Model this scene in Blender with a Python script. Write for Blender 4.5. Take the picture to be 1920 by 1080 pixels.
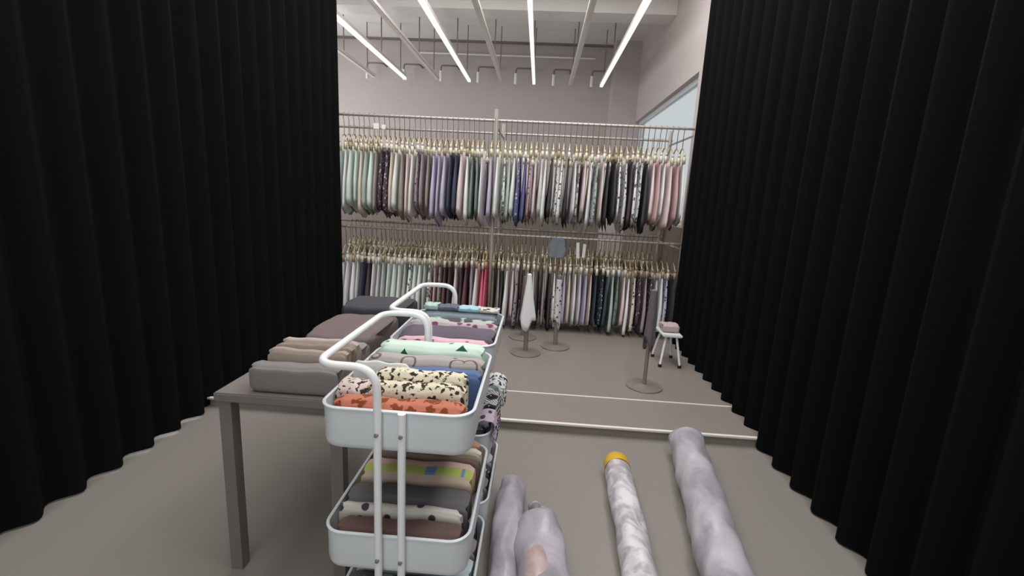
import bpy, bmesh, math, random
from mathutils import Vector, Matrix
random.seed(7)
S = bpy.context.scene
COL = S.collection
for o in list(bpy.data.objects): bpy.data.objects.remove(o)

# ------------------------------------------------------------ camera
F = 863.0
cy = Vector((52, 168, -F)).normalized()
cz = Vector((221, 4370, F)); cz = (cz - cy*cz.dot(cy)).normalized()
cx = cy.cross(cz)
cam = bpy.data.cameras.new('camera'); camo = bpy.data.objects.new('camera', cam); COL.objects.link(camo)
M = Matrix((cx, cy, cz)).to_4x4(); M.translation = Vector((0, 0, 1.3))
camo.matrix_world = M
cam.sensor_width = 36; cam.sensor_fit = 'HORIZONTAL'; cam.lens = F*36/1920
cam.clip_start = 0.02; cam.clip_end = 100
S.camera = camo
# ------------------------------------------------------------ world, added area lights, exposure
S.view_settings.view_transform = 'Standard'; S.view_settings.look = 'None'
S.view_settings.gamma = 1; S.view_settings.exposure = 0.0
S.view_settings.use_curve_mapping = False
w = bpy.data.worlds.new('sky'); S.world = w; w.use_nodes = True
bg = w.node_tree.nodes['Background']; bg.inputs[0].default_value = (0.93, 0.97, 1.0, 1); bg.inputs[1].default_value = 0.64
def area(name, loc, rot, sx, sy, power, col):
    l = bpy.data.lights.new(name, 'AREA'); l.shape = 'RECTANGLE'; l.size = sx; l.size_y = sy; l.energy = power; l.color = col
    o = bpy.data.objects.new(name, l); COL.objects.link(o); o.location = loc; o.rotation_euler = rot
    return o
area('front_fill', (-0.3, -2.2, 2.0), (math.radians(90), 0, 0), 3.0, 3.0, 31, (0.96, 0.98, 1.0))      # added fill standing for daylight from the unseen shop front
area('overhead_fill_near', (-0.3, 0.6, 3.6), (0, 0, 0), 2.8, 3.6, 66, (1.0, 0.98, 0.96))   # added overhead fill for the floor and trolleys, above the frame
area('right_fill', (1.05, 1.6, 3.3), (0, math.radians(42), 0), 0.5, 2.6, 34, (0.97, 0.99, 1.0))   # added fill to brighten the right tray walls, above the frame
area('overhead_fill_middle', (-0.35, 3.6, 3.6), (0, 0, 0), 2.9, 2.4, 100, (1.0, 0.97, 0.95))   # added overhead fill for the rack, above the frame
area('left_fill', (-4.3, 6.0, 1.9), (0, math.radians(-90), 0), 2.4, 3.0, 84, (0.98, 0.97, 1.0))     # added fill for the back of the room, inside the unseen left window

# ------------------------------------------------------------ materials
MATS = {}
def nt(name, rough=0.6, metal=0.0, spec=0.4):
    m = bpy.data.materials.new(name); m.use_nodes = True
    b = m.node_tree.nodes['Principled BSDF']
    b.inputs['Roughness'].default_value = rough; b.inputs['Metallic'].default_value = metal
    b.inputs['Specular IOR Level'].default_value = spec
    MATS[name] = m
    return m, m.node_tree, b
def N(t, typ, **kw):
    n = t.nodes.new(typ)
    for k, v in kw.items():
        if k.startswith('i_'): n.inputs[k[2:].replace('_', ' ')].default_value = v
        elif k.startswith('n'): n.inputs[int(k[1:])].default_value = v
        else: setattr(n, k, v)
    return n
def plain(name, c, rough=0.6, metal=0.0, spec=0.4, bump=0.0, bscale=60, var=0.04, vscale=3.0):
    if name in MATS: return MATS[name]
    m, t, b = nt(name, rough, metal, spec)
    tc = N(t, 'ShaderNodeTexCoord')
    no = N(t, 'ShaderNodeTexNoise'); no.inputs['Scale'].default_value = vscale; no.inputs['Detail'].default_value = 3
    t.links.new(tc.outputs['Object'], no.inputs['Vector'])
    mx = N(t, 'ShaderNodeMix', data_type='RGBA')
    mx.inputs[6].default_value = (*[min(1, v*(1-var)) for v in c], 1); mx.inputs[7].default_value = (*[min(1, v*(1+var)) for v in c], 1)
    t.links.new(no.outputs['Fac'], mx.inputs[0]); t.links.new(mx.outputs[2], b.inputs['Base Color'])
    if bump:
        n2 = N(t, 'ShaderNodeTexNoise'); n2.inputs['Scale'].default_value = bscale; n2.inputs['Detail'].default_value = 4
        t.links.new(tc.outputs['Object'], n2.inputs['Vector'])
        bp = N(t, 'ShaderNodeBump'); bp.inputs['Strength'].default_value = bump; bp.inputs['Distance'].default_value = 0.01
        t.links.new(n2.outputs['Fac'], bp.inputs['Height']); t.links.new(bp.outputs['Normal'], b.inputs['Normal'])
    return m
def hx(s):
    v = [int(s[i:i+2], 16)/255 for i in (0, 2, 4)]
    return tuple(x/12.92 if x <= 0.04045 else ((x+0.055)/1.055)**2.4 for x in v)
wall_m = plain('warm_plaster', hx('bfb6b4'), 0.85, bump=0.05, bscale=20)
ceil_m = plain('ceiling_paint', hx('e0ddd8'), 0.9, bump=0.04, bscale=12)
beam_m = plain('beam_paint', hx('e4e1de'), 0.85)
floor_m = plain('screed_floor', hx('85807a'), 0.42, spec=0.35, bump=0.02, bscale=3, var=0.05, vscale=0.9)
plat_m = plain('platform_floor', hx('887f79'), 0.40, spec=0.35, bump=0.02, bscale=3, var=0.05, vscale=0.8)
trim_m = plain('pale_trim', hx('e2dcd2'), 0.5)
white_m = plain('white_powder_coat', hx('d9dddf'), 0.35, spec=0.5, var=0.01)
whitetube_m = plain('white_tube', hx('eeeeee'), 0.3, spec=0.5, var=0.01)
dark_m = plain('dark_rod', hx('857f7b'), 0.5, metal=0.3)
chrome_m = plain('satin_steel', hx('a39a92'), 0.35, metal=0.7)
rail_m = plain('rail_steel', hx('bbb3ac'), 0.38, metal=0.35)
base_m = plain('stand_base_steel', hx('8d8580'), 0.45, metal=0.35)
gold_m = plain('brass_wire', hx('b9ab8a'), 0.4, metal=0.5)
clip_m = plain('pale_gold_clip', hx('d3cbb2'), 0.45, metal=0.1)
black_m = plain('black_rubber', hx('1d1c1c'), 0.7)
curtain_m = plain('charcoal_curtain', (0.0058, 0.0058, 0.006), 0.95, spec=0.05)
dimtube_m = plain('unlit_tube', hx('e0dcd8'), 0.5)
table_m = plain('table_laminate', hx('77706c'), 0.5)
def emis(name, c, s):
    m, t, b = nt(name); b.inputs['Base Color'].default_value = (*c, 1); b.inputs['Emission Color'].default_value = (*c, 1); b.inputs['Emission Strength'].default_value = s
    return m
tube_m = emis('lit_diffuser', (1, 0.985, 0.96), 0.80)
gm, t_, b_ = nt('window_glass', 0.02); b_.inputs['Transmission Weight'].default_value = 1; b_.inputs['IOR'].default_value = 1.02; b_.inputs['Base Color'].default_value = (0.95, 0.98, 0.98, 1)

# fabric materials: the object's own colour with a print
def fabric(name, kind, dark=None, scale=40):
    m, t, b = nt(name, 0.85, spec=0.15)
    oi = N(t, 'ShaderNodeObjectInfo'); tc = N(t, 'ShaderNodeTexCoord')
    wv = N(t, 'ShaderNodeTexNoise'); wv.inputs['Scale'].default_value = 300
    t.links.new(tc.outputs['Object'], wv.inputs['Vector'])
    bp = N(t, 'ShaderNodeBump'); bp.inputs['Strength'].default_value = 0.12; bp.inputs['Distance'].default_value = 0.003
    t.links.new(wv.outputs['Fac'], bp.inputs['Height']); t.links.new(bp.outputs['Normal'], b.inputs['Normal'])
    if kind == 'plain':
        t.links.new(oi.outputs['Color'], b.inputs['Base Color']); return m
    va = N(t, 'ShaderNodeVectorMath', operation='ADD')
    vr = N(t, 'ShaderNodeVectorMath', operation='SCALE'); vr.inputs[0].default_value = (7, 5, 3)
    t.links.new(oi.outputs['Random'], vr.inputs['Scale'])
    t.links.new(tc.outputs['Object'], va.inputs[0]); t.links.new(vr.outputs[0], va.inputs[1])
    rp = N(t, 'ShaderNodeValToRGB'); rp.color_ramp.interpolation = 'LINEAR'
    if kind == 'dots':
        x = N(t, 'ShaderNodeTexVoronoi'); x.inputs['Scale'].default_value = scale
        t.links.new(va.outputs[0], x.inputs['Vector']); src = x.outputs['Distance']; a, c = 0.28, 0.34
    elif kind == 'blotch':
        x = N(t, 'ShaderNodeTexNoise'); x.inputs['Scale'].default_value = scale; x.inputs['Detail'].default_value = 2
        t.links.new(va.outputs[0], x.inputs['Vector']); src = x.outputs['Fac']; a, c = 0.42, 0.46
    elif kind == 'curl':
        x = N(t, 'ShaderNodeTexVoronoi'); x.inputs['Scale'].default_value = scale
        t.links.new(va.outputs[0], x.inputs['Vector'])
        d_ = N(t, 'ShaderNodeMath', operation='SUBTRACT'); d_.inputs[1].default_value = 0.32; t.links.new(x.outputs['Distance'], d_.inputs[0])
        ab = N(t, 'ShaderNodeMath', operation='ABSOLUTE'); t.links.new(d_.outputs[0], ab.inputs[0]); src = ab.outputs[0]; a, c = 0.03, 0.05
    elif kind == 'stripe':
        x = N(t, 'ShaderNodeTexWave'); x.inputs['Scale'].default_value = scale; x.bands_direction = 'Z'
        t.links.new(va.outputs[0], x.inputs['Vector']); src = x.outputs['Fac']; a, c = 0.4, 0.5
    elif kind == 'check':
        w1 = N(t, 'ShaderNodeTexWave'); w1.inputs['Scale'].default_value = scale; w1.bands_direction = 'Z'
        w2 = N(t, 'ShaderNodeTexWave'); w2.inputs['Scale'].default_value = scale; w2.bands_direction = 'DIAGONAL'
        w2.bands_direction = 'X'
        mx2 = N(t, 'ShaderNodeVectorMath', operation='ADD')
        sw = N(t, 'ShaderNodeSeparateXYZ'); cb = N(t, 'ShaderNodeCombineXYZ'); ad = N(t, 'ShaderNodeMath', operation='ADD')
        t.links.new(tc.outputs['Object'], sw.inputs[0]); t.links.new(sw.outputs['X'], ad.inputs[0]); t.links.new(sw.outputs['Y'], ad.inputs[1])
        t.links.new(ad.outputs[0], cb.inputs['X']); t.links.new(cb.outputs[0], w2.inputs['Vector']); t.links.new(tc.outputs['Object'], w1.inputs['Vector'])
        mn = N(t, 'ShaderNodeMath', operation='MINIMUM'); t.links.new(w1.outputs['Fac'], mn.inputs[0]); t.links.new(w2.outputs['Fac'], mn.inputs[1])
        src = mn.outputs[0]; a, c = 0.3, 0.42
    rp.color_ramp.elements[0].position = a; rp.color_ramp.elements[1].position = c
    t.links.new(src, rp.inputs[0])
    mx = N(t, 'ShaderNodeMix', data_type='RGBA'); mx.inputs[6].default_value = (*dark, 1)
    t.links.new(rp.outputs[0], mx.inputs[0]); t.links.new(oi.outputs['Color'], mx.inputs[7]); t.links.new(mx.outputs[2], b.inputs['Base Color'])
    return m
FAB = {
 'plain': fabric('cloth_plain', 'plain'),
 'dark spotted': fabric('cloth_dark_spots', 'dots', hx('4a4550'), 30),
 'pale flowered': fabric('cloth_pale_flowers', 'dots', hx('c9c3c8'), 34),
 'blotched': fabric('cloth_blotched', 'blotch', hx('6c6672'), 26),
 'animal print': fabric('cloth_animal_print', 'blotch', hx('3a302c'), 72),
 'checked': fabric('cloth_check', 'check', hx('2a2a2c'), 24),
 'brown print': fabric('cloth_brown_print', 'blotch', hx('7a4024'), 45),
 'leafy': fabric('cloth_leaf', 'blotch', hx('a9b9ae'), 20),
 'curled print': fabric('cloth_curls', 'curl', hx('6b605e'), 14),
 'red print': fabric('cloth_red_print', 'dots', hx('7c4358'), 22),
}

# ------------------------------------------------------------ mesh helpers
def add_box(bm, x0, x1, y0, y1, z0, z1, mi=0):
    vs = [bm.verts.new((x, y, z)) for x in (x0, x1) for y in (y0, y1) for z in (z0, z1)]
    for f in ((0,1,3,2),(4,6,7,5),(0,4,5,1),(2,3,7,6),(0,2,6,4),(1,5,7,3)):
        fc = bm.faces.new([vs[i] for i in f]); fc.material_index = mi
def add_tube(bm, pts, r, n=10, cap=True, closed=False):
    pts = [Vector(p) for p in pts]; rings = []; up = None; m = len(pts)
    for i, p in enumerate(pts):
        a = pts[i-1] if (i > 0 or closed) else p; b = pts[(i+1) % m] if (i < m-1 or closed) else p
        d = (b-a).normalized()
        if up is None:
            up = Vector((0,0,1)) if abs(d.z) < 0.9 else Vector((1,0,0))
        s = d.cross(up)
        if s.length < 1e-4: s = d.cross(Vector((0,1,0)))
        s.normalize(); up = s.cross(d).normalized()
        rr = r[i] if isinstance(r, (list, tuple)) else r
        rings.append([bm.verts.new(p + s*math.cos(2*math.pi*k/n)*rr + up*math.sin(2*math.pi*k/n)*rr) for k in range(n)])
    for i in range(m-1 + (1 if closed else 0)):
        A, B = rings[i], rings[(i+1) % m]
        for k in range(n):
            bm.faces.new((A[k], A[(k+1)%n], B[(k+1)%n], B[k]))
    if cap and not closed:
        bm.faces.new(rings[0][::-1]); bm.faces.new(rings[-1])
def arc_path(pts, r=0.03, n=6):
    """round the corners of a polyline"""
    pts = [Vector(p) for p in pts]; out = [pts[0]]
    for i in range(1, len(pts)-1):
        a, b, c = pts[i-1], pts[i], pts[i+1]
        ra = min(r, (a-b).length*0.49, (c-b).length*0.49)
        p, q = b + (a-b).normalized()*ra, b + (c-b).normalized()*ra
        for k in range(n+1):
            u = k/n; out.append(p*(1-u)**2 + b*2*u*(1-u) + q*u*u)
    out.append(pts[-1]); return out
def add_lathe(bm, prof, c=(0,0,0), n=32):
    rings = []
    for r, z in prof:
        rings.append([bm.verts.new((c[0]+r*math.cos(2*math.pi*k/n), c[1]+r*math.sin(2*math.pi*k/n), c[2]+z)) for k in range(n)] if r > 1e-6 else [bm.verts.new((c[0], c[1], c[2]+z))])
    for A, B in zip(rings, rings[1:]):
        for k in range(n):
            if len(A) == 1 and len(B) == 1: continue
            if len(A) == 1: bm.faces.new((A[0], B[(k+1)%n], B[k]))
            elif len(B) == 1: bm.faces.new((A[k], A[(k+1)%n], B[0]))
            else: bm.faces.new((A[k], A[(k+1)%n], B[(k+1)%n], B[k]))
def obj(name, bm, m, parent=None, smooth=True, color=None):
    bmesh.ops.recalc_face_normals(bm, faces=bm.faces)
    me = bpy.data.meshes.new(name); bm.to_mesh(me); bm.free()
    ms = m if isinstance(m, (list, tuple)) else [m]
    for q in ms: me.materials.append(q)
    if smooth:
        for p in me.polygons: p.use_smooth = True
        try: me.set_sharp_from_angle(angle=math.radians(38))
        except Exception: pass
    o = bpy.data.objects.new(name, me); COL.objects.link(o)
    if parent is not None: o.parent = parent
    if color: o.color = (*color, 1)
    return o
def empty(name, loc, label, cat, group=None, rz=0):
    o = bpy.data.objects.new(name, None); COL.objects.link(o); o.location = loc; o.rotation_euler = (0, 0, rz); o.empty_display_size = 0.05
    return tag(o, label, cat, group)
def tag(o, label, cat, group=None):
    o['label'] = label; o['category'] = cat
    if group: o['group'] = group
    return o
def box_obj(name, x0, x1, y0, y1, z0, z1, m, parent=None, bevel=0.0):
    bm = bmesh.new(); add_box(bm, x0, x1, y0, y1, z0, z1)
    if bevel: bmesh.ops.bevel(bm, geom=bm.edges[:], offset=bevel, segments=2, affect='EDGES', profile=0.7)
    return obj(name, bm, m, parent)
def struct(o, label=None):
    o['kind'] = 'structure'
    if label: o['label'] = label
    return o

# ------------------------------------------------------------ setting
RX, LX, BY, FY, CZ, PZ = 1.43, -4.5, 8.0, -2.5, 3.73, 0.055
struct(box_obj('floor', LX-0.2, RX+0.2, FY-0.2, BY+0.2, -0.12, 0, floor_m), 'smooth grey beige screed floor')
pl = box_obj('platform', LX, RX, 2.43, BY, 0, PZ, plat_m); struct(pl, 'low brownish grey platform under the clothes rails, one shallow step up')
struct(box_obj('trim_1', LX, RX, 2.418, 2.438, PZ-0.008, PZ+0.004, trim_m, bevel=0.003), 'pale metal nosing along the edge of the platform step')
struct(box_obj('trim_2', LX, RX, 2.812, 2.824, PZ, PZ+0.004, trim_m), 'thin pale strip let across the platform floor')
struct(box_obj('ceiling', LX-0.2, RX+0.2, FY-0.2, BY+0.2, CZ, CZ+0.15, ceil_m), 'grey painted ceiling')
struct(box_obj('wall_back', LX-0.2, RX+0.2, BY, BY+0.15, 0, CZ, wall_m), 'pale warm grey plaster wall behind the rails')
# right wall with a window opening behind the rack
bm = bmesh.new(); wy0, wy1, wz = 4.75, 7.72, 2.55
add_box(bm, RX, RX+0.15, FY, wy0, 0, CZ); add_box(bm, RX, RX+0.15, wy0, wy1, wz, CZ); add_box(bm, RX, RX+0.15, wy1, BY, 0, CZ); add_box(bm, RX, RX+0.15, wy0, wy1, 0, 1.10)
struct(obj('wall_right', bm, wall_m, smooth=False), 'grey wall on the right over the bright window')
bm = bmesh.new(); add_box(bm, LX-0.15, LX, FY, 4.4, 0, CZ); add_box(bm, LX-0.15, LX, 7.6, BY, 0, CZ); add_box(bm, LX-0.15, LX, 4.4, 7.6, 3.1, CZ); add_box(bm, LX-0.15, LX, 4.4, 7.6, 0, 0.7)
struct(obj('wall_left', bm, wall_m, smooth=False), 'plaster wall on the left')
bm = bmesh.new(); add_box(bm, LX, -1.9, FY-0.15, FY, 0, CZ); add_box(bm, 1.3, RX, FY-0.15, FY, 0, CZ); add_box(bm, -1.9, 1.3, FY-0.15, FY, 3.5, CZ)
struct(obj('wall_front', bm, wall_m, smooth=False), 'shop front wall around the glazing')
def window(name, axis, c0, c1, z0, z1, pos, lab, mull):
    root = bpy.data.objects.new(name, None); COL.objects.link(root); struct(root, lab)
    bm = bmesh.new(); t = 0.05
    def seg(a0, a1, zz0, zz1):
        if axis == 'x': add_box(bm, pos-0.03, pos+0.03, a0, a1, zz0, zz1)
        else: add_box(bm, a0, a1, pos-0.03, pos+0.03, zz0, zz1)
    seg(c0, c0+t, z0, z1); seg(c1-t, c1, z0, z1); seg(c0+t, c1-t, z0, z0+t); seg(c0+t, c1-t, z1-t, z1)
    for k in range(1, mull): a = c0+(c1-c0)*k/mull; seg(a-t/2, a+t/2, z0+t, z1-t)
    obj('window_frame', bm, white_m, root, smooth=False)
    bm = bmesh.new()
    if axis == 'x': add_box(bm, pos-0.004, pos+0.004, c0+t, c1-t, z0+t, z1-t)
    else: add_box(bm, c0+t, c1-t, pos-0.004, pos+0.004, z0+t, z1-t)
    obj('window_pane', bm, gm, root, smooth=False)
window('window_1', 'x', wy0, wy1, 1.10, wz, RX+0.09, 'tall bright window in the right wall behind the rack', 1)
window('window_2', 'x', 4.4, 7.6, 0.7, 3.1, LX-0.08, 'window in the left wall', 3)
window('window_3', 'y', -1.9, 1.3, 0.0, 3.5, FY-0.08, 'glazed shop front behind the viewer', 3)
dark_panel_m = plain('taupe_dark_panel', hx('7d736a'), 0.7)  # for panels added to darken the view low behind the hangers
struct(box_obj('trim_5', LX, 1.03, 7.97, BY, PZ, 1.10, dark_panel_m), 'taupe panel added along the foot of the back wall to darken it')
struct(box_obj('trim_6', RX-0.03, RX, 4.4, 7.72, PZ, 1.08, dark_panel_m), 'taupe panel added below the bright window to darken the wall')
struct(box_obj('ceiling_beam', LX, RX, 5.83, 6.13, 3.42, CZ, beam_m, bevel=0.004), 'pale cross beam under the ceiling')
struct(box_obj('trim_3', 1.03, RX, 7.72, BY, PZ, CZ, wall_m), 'shallow grey column in the right back corner')
bm = bmesh.new(); add_tube(bm, [(-2.2, 7.95, 3.52), (0.75, 7.95, 3.52)], 0.014)
tag(obj('conduit', bm, whitetube_m), 'thin white horizontal conduit high on the back wall', 'conduit')
bm = bmesh.new(); add_box(bm, LX, 1.03, 7.94, 8.0, 3.705, 3.73)
struct(obj('trim_4', bm, dark_m, smooth=False), 'thin dark line of trim where back wall meets ceiling')

def curtain(x, y0, y1, label):
    bm = bmesh.new(); n = int((y1-y0)/0.02); A = []
    for side in (-0.006, 0.006):
        A.append([[bm.verts.new((x+side+0.035*math.sin((y0+(y1-y0)*k/n)*36)*(0.6+0.4*zz/3), y0+(y1-y0)*k/n, z)) for z in (0.01, 1.8, CZ-0.03)] for k, zz in [(k, 2) for k in range(n+1)]])
    for s in A:
        for k in range(n):
            for j in range(2): bm.faces.new((s[k][j], s[k+1][j], s[k+1][j+1], s[k][j+1]))
    for k in range(n):
        for j in (0, 2): bm.faces.new((A[0][k][j], A[0][k+1][j], A[1][k+1][j], A[1][k][j]))
    for k in (0, n):
        for j in range(2): bm.faces.new((A[0][k][j], A[0][k][j+1], A[1][k][j+1], A[1][k][j]))
    o = obj('curtain', bm, curtain_m); tag(o, label, 'curtain'); return o
# ---- near-black curtains added to keep the unseen sides dark
def curtain_split(x, lab):
    o = curtain(x, FY+0.1, 4.22, lab)
    return o
curtain_split(-1.86, 'near black full height curtain added to darken the left side')
curtain_split(1.31, 'near black full height curtain added to darken the right side')

# ------------------------------------------------------------ ceiling lights
TZ = 3.02
def light_fixture(X, lit, label, grp):
    r = empty('linear_light', (X, 0, TZ), label, 'light', grp)
    y0, y1 = 1.6, 7.55
    if lit:
        bm = bmesh.new(); add_box(bm, -0.022, 0.022, y0, y1, 0.022, 0.06); obj('housing', bm, dimtube_m, r, smooth=False)
        bm = bmesh.new(); add_box(bm, -0.021, 0.021, y0+0.01, y1-0.01, -0.012, 0.0215); obj('diffuser', bm, tube_m, r, smooth=False)
        bm = bmesh.new(); add_box(bm, -0.023, 0.023, y1-0.0095, y1, -0.013, 0.0215); obj('end_cap', bm, dimtube_m, r, smooth=False)
    else:
        bm = bmesh.new(); add_box(bm, -0.03, 0.03, y0, y1, 0.01, 0.06); bmesh.ops.bevel(bm, geom=bm.edges[:], offset=0.008, segments=2, affect='EDGES'); obj('housing', bm, dimtube_m, r)
        bm = bmesh.new(); add_box(bm, -0.031, 0.031, y1, y1+0.01, 0.008, 0.06); obj('end_cap', bm, beam_m, r, smooth=False)
    for yy in (2.6, 6.45, 7.3):
        bm = bmesh.new(); add_tube(bm, [(0, yy, 0.06), (0, yy, CZ-TZ)], 0.008, 6); obj('suspension_rod', bm, dark_m, r)
sc = 7.55/6.8
LN = ['leftmost', 'second from left', 'third from left', 'rightmost']
for i, x in enumerate((-1.981, -1.075, -0.175, 0.75)):
    light_fixture(x*sc, True, 'glowing white linear ceiling light, %s of the four lit ones' % LN[i], 'lit linear ceiling lights')
for i, x in enumerate((-2.438, -1.527, -0.63, 0.332)):
    light_fixture(x*sc, False, 'unlit grey linear light on the ceiling, %s of the four unlit ones' % LN[i], 'unlit linear ceiling lights')
for k in range(7):
    X = -0.495+0.6*(k-4)
    r = empty('wall_hook', (X, 7.8, 3.06), 'short white hooked pipe high on back wall, %s from the left' % ['first','second','third','fourth','fifth','sixth','seventh'][k], 'hook', 'hooked pipes on the back wall')
    bm = bmesh.new(); add_tube(bm, [(0,0,0), (0,0,0.16)], 0.024, 12); obj('drop_pipe', bm, whitetube_m, r)
    bm = bmesh.new(); add_tube(bm, arc_path([(0,0,0.161), (0,0,0.24), (0.26,0,0.24), (0.26, 0.19, 0.24)], 0.06), 0.013, 8); obj('curved_arm', bm, dark_m, r)

# ------------------------------------------------------------ rack
YF, YR = 4.40, 5.26
ZU, ZL = 1.976, 0.943
PX = (-2.75, -0.435, 1.36)
rk = empty('hanging_rack', (0, 0, 0), 'long double-sided two-tier steel rack full of fabric samples', 'rack')
for px in PX:
    for y in (YF, YR):
        bm = bmesh.new(); add_tube(bm, [(px, y, PZ+0.012), (px, y, 2.075)], 0.019, 14); obj('post', bm, rail_m, rk)
    bm = bmesh.new(); add_box(bm, px-0.025, px+0.025, YF-0.22, YR+0.22, PZ, PZ+0.03); bmesh.ops.bevel(bm, geom=bm.edges[:], offset=0.004, segments=2, affect='EDGES'); obj('foot', bm, rail_m, rk)
    for z in (ZU-0.05, ZL-0.05):
        bm = bmesh.new(); add_tube(bm, [(px, YF+0.019, z), (px, YR-0.019, z)], 0.011, 8); obj('cross_bar', bm, rail_m, rk)
for y in (YF, YR):
    for z in (ZU, ZL):
        bm = bmesh.new(); add_tube(bm, [(PX[0]-0.05, y, z), (PX[2]+0.03, y, z)], 0.0125, 12); obj('rail', bm, rail_m, rk)

# fabric samples: three mesh parts, copied
def cloth_mesh(seed, L, tipf, pattern):
    rnd = random.Random(seed); bm = bmesh.new(); n = 18; lv = 13; rings = []; L *= rnd.uniform(0.95, 1.04)
    d1 = rnd.uniform(0.15, 0.19); th = rnd.uniform(0.010, 0.0165); fl = rnd.uniform(-0.012, 0.022); ph = rnd.uniform(0, 6.28); lean = rnd.uniform(-0.012, -0.004)
    tip = tipf*rnd.uniform(0.7, 1.3); tipy = rnd.uniform(-0.3, 0.35)
    for i in range(lv):
        s = i/(lv-1); d = 0.10 + (d1-0.10)*min(1, s*1.6); t = 0.005 + th*min(1, s*1.5)*(1-0.25*s)
        ring = []
        for k in range(n):
            a = 2*math.pi*k/n; ca, sa = math.cos(a), math.sin(a)
            yy = d*math.copysign(abs(sa)**0.55, sa); u = yy/d
            xx = t*math.copysign(abs(ca)**0.6, ca)*(1+0.35*math.sin(9*u+ph)*s)
            xx += lean*s*s + 0.0055*s*math.sin(5*u+ph) + 0.0025*s*math.sin(11*u-ph)
            xx += fl*max(0, s-0.72)/0.28*max(0, 1-abs(u-0.1))
            ln = L + tip*max(0, 1-abs(u-tipy)/(1+abs(tipy)))
            ring.append(bm.verts.new((xx, yy, -s*ln + (0.012 if i == 0 else 0)*0)))
        rings.append(ring)
    for A, B in zip(rings, rings[1:]):
        for k in range(n): bm.faces.new((A[k], A[(k+1)%n], B[(k+1)%n], B[k]))
    bm.faces.new(rings[0]); bm.faces.new(rings[-1][::-1])
    bmesh.ops.recalc_face_normals(bm, faces=bm.faces)
    me = bpy.data.meshes.new('cloth'); bm.to_mesh(me); bm.free(); me.materials.append(FAB[pattern])
    for p in me.polygons: p.use_smooth = True
    return me
CM = {}
def get_cloth(var, low, pattern):
    k = (var, low, pattern)
    if k not in CM: CM[k] = cloth_mesh(var*11+low, 0.510 if not low else 0.49, 0.135 if not low else 0.085, pattern)
    return CM[k]
def simple_mesh(fn, m):
    bm = bmesh.new(); fn(bm); bmesh.ops.recalc_face_normals(bm, faces=bm.faces)
    me = bpy.data.meshes.new('m'); bm.to_mesh(me); bm.free(); me.materials.append(m)
    for p in me.polygons: p.use_smooth = True
    return me
H = 0.29    # rail centre to top of cloth
def hook_fn(bm):
    pts = [(0, 0.018, -0.012)]
    for k in range(9):
        a = math.radians(-10 + k*25); pts.append((0, 0.0165*math.cos(a), 0.0165*math.sin(a)))
    pts += [(0, -0.012, -0.03), (0, 0, -0.05), (0, 0, -0.17)]
    add_tube(bm, pts, 0.0034, 6)
def body_fn(bm):
    add_tube(bm, arc_path([(0, -0.105, -H+0.02), (0, -0.06, -0.20), (0, 0, -0.168), (0, 0.06, -0.20), (0, 0.105, -H+0.02)], 0.03, 4), 0.006, 6)
def clip_fn(bm):
    for s in (-1, 1):
        add_box(bm, -0.011, 0.011, s*0.095-0.016, s*0.095+0.016, -H-0.03, -H+0.032)
        add_box(bm, -0.007, 0.007, s*0.095-0.010, s*0.095+0.010, -H+0.032, -H+0.062)
    add_box(bm, -0.0035, 0.0035, -0.11, 0.11, -H-0.012, -H+0.014)
hook_me, body_me, clip_me = simple_mesh(hook_fn, chrome_m), simple_mesh(body_fn, gold_m), simple_mesh(clip_fn, clip_m)
clip_white = clip_me.copy(); clip_white.materials[0] = plain('cream_clip', hx('dcd5c8'), 0.5)
clip_brown = clip_me.copy(); clip_brown.materials[0] = plain('tan_clip', hx('ab9a7c'), 0.5)
def fc(h_, k_=1.0):  # greys the cloth colour and lifts its darks: haze put into the colour
    c = hx(h_); g = 0.3*c[0]+0.55*c[1]+0.15*c[2]
    return tuple(min(0.82, 0.015+k_*(v*0.74+g*0.26)) for v in c)
COLS = {'cream': 'd8d0c4', 'off-white': 'dcdadb', 'pale mint': 'b9c8bf', 'sage grey': '9aa69f', 'light grey': 'b9b7ba', 'pale pink': 'cfbaba', 'dusty rose': 'b4908f',
 'beige': 'c4b4a4', 'mauve': '8f8089', 'taupe': '8d8078', 'dark plum': '4b3a44', 'navy': '3c4056', 'lavender': 'aaa2ba', 'deep green': '66796f', 'charcoal': '3a383d',
 'slate blue': '71798a', 'bright pink': 'd2486e', 'dark teal': '2e3d43', 'indigo': '54558c', 'pale blue': 'b3bfca', 'maroon': '6b3f48', 'olive brown': '6f6658', 'white': 'e6e6e6', 'dusky brown': '5f524e'}
ONES = ['', 'first', 'second', 'third', 'fourth', 'fifth', 'sixth', 'seventh', 'eighth', 'ninth', 'tenth', 'eleventh', 'twelfth', 'thirteenth', 'fourteenth', 'fifteenth', 'sixteenth', 'seventeenth', 'eighteenth', 'nineteenth']
def ordn(n):
    if n < 20: return ONES[n]
    T = {2: 'twent', 3: 'thirt', 4: 'fort', 5: 'fift', 6: 'sixt', 7: 'sevent'}[n//10]
    return T+'ieth' if n % 10 == 0 else T+'y-'+ONES[n % 10]
def hang(x, y, z, color, pattern, low, label, group, var, rz, clipm):
    r = bpy.data.objects.new('fabric_sample', None); COL.objects.link(r); r.location = (x, y, z+0.0005); r.rotation_euler = (0, random.uniform(-0.012, 0.012), rz); r.empty_display_size = 0.03; r.scale.z = random.uniform(0.975, 1.045)
    tag(r, label, 'fabric sample', group)
    for nm, me in (('hook', hook_me), ('hanger_body', body_me), ('clip', clipm)):
        o = bpy.data.objects.new(nm, me); COL.objects.link(o); o.parent = r
    c = bpy.data.objects.new('cloth', get_cloth(var, low, pattern)); COL.objects.link(c); c.parent = r; c.location = (0, 0, -H)
    k = random.uniform(0.93, 1.07); c.color = (*[min(1, v*k) for v in fc(COLS[color], 1.34)], 1)
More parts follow.
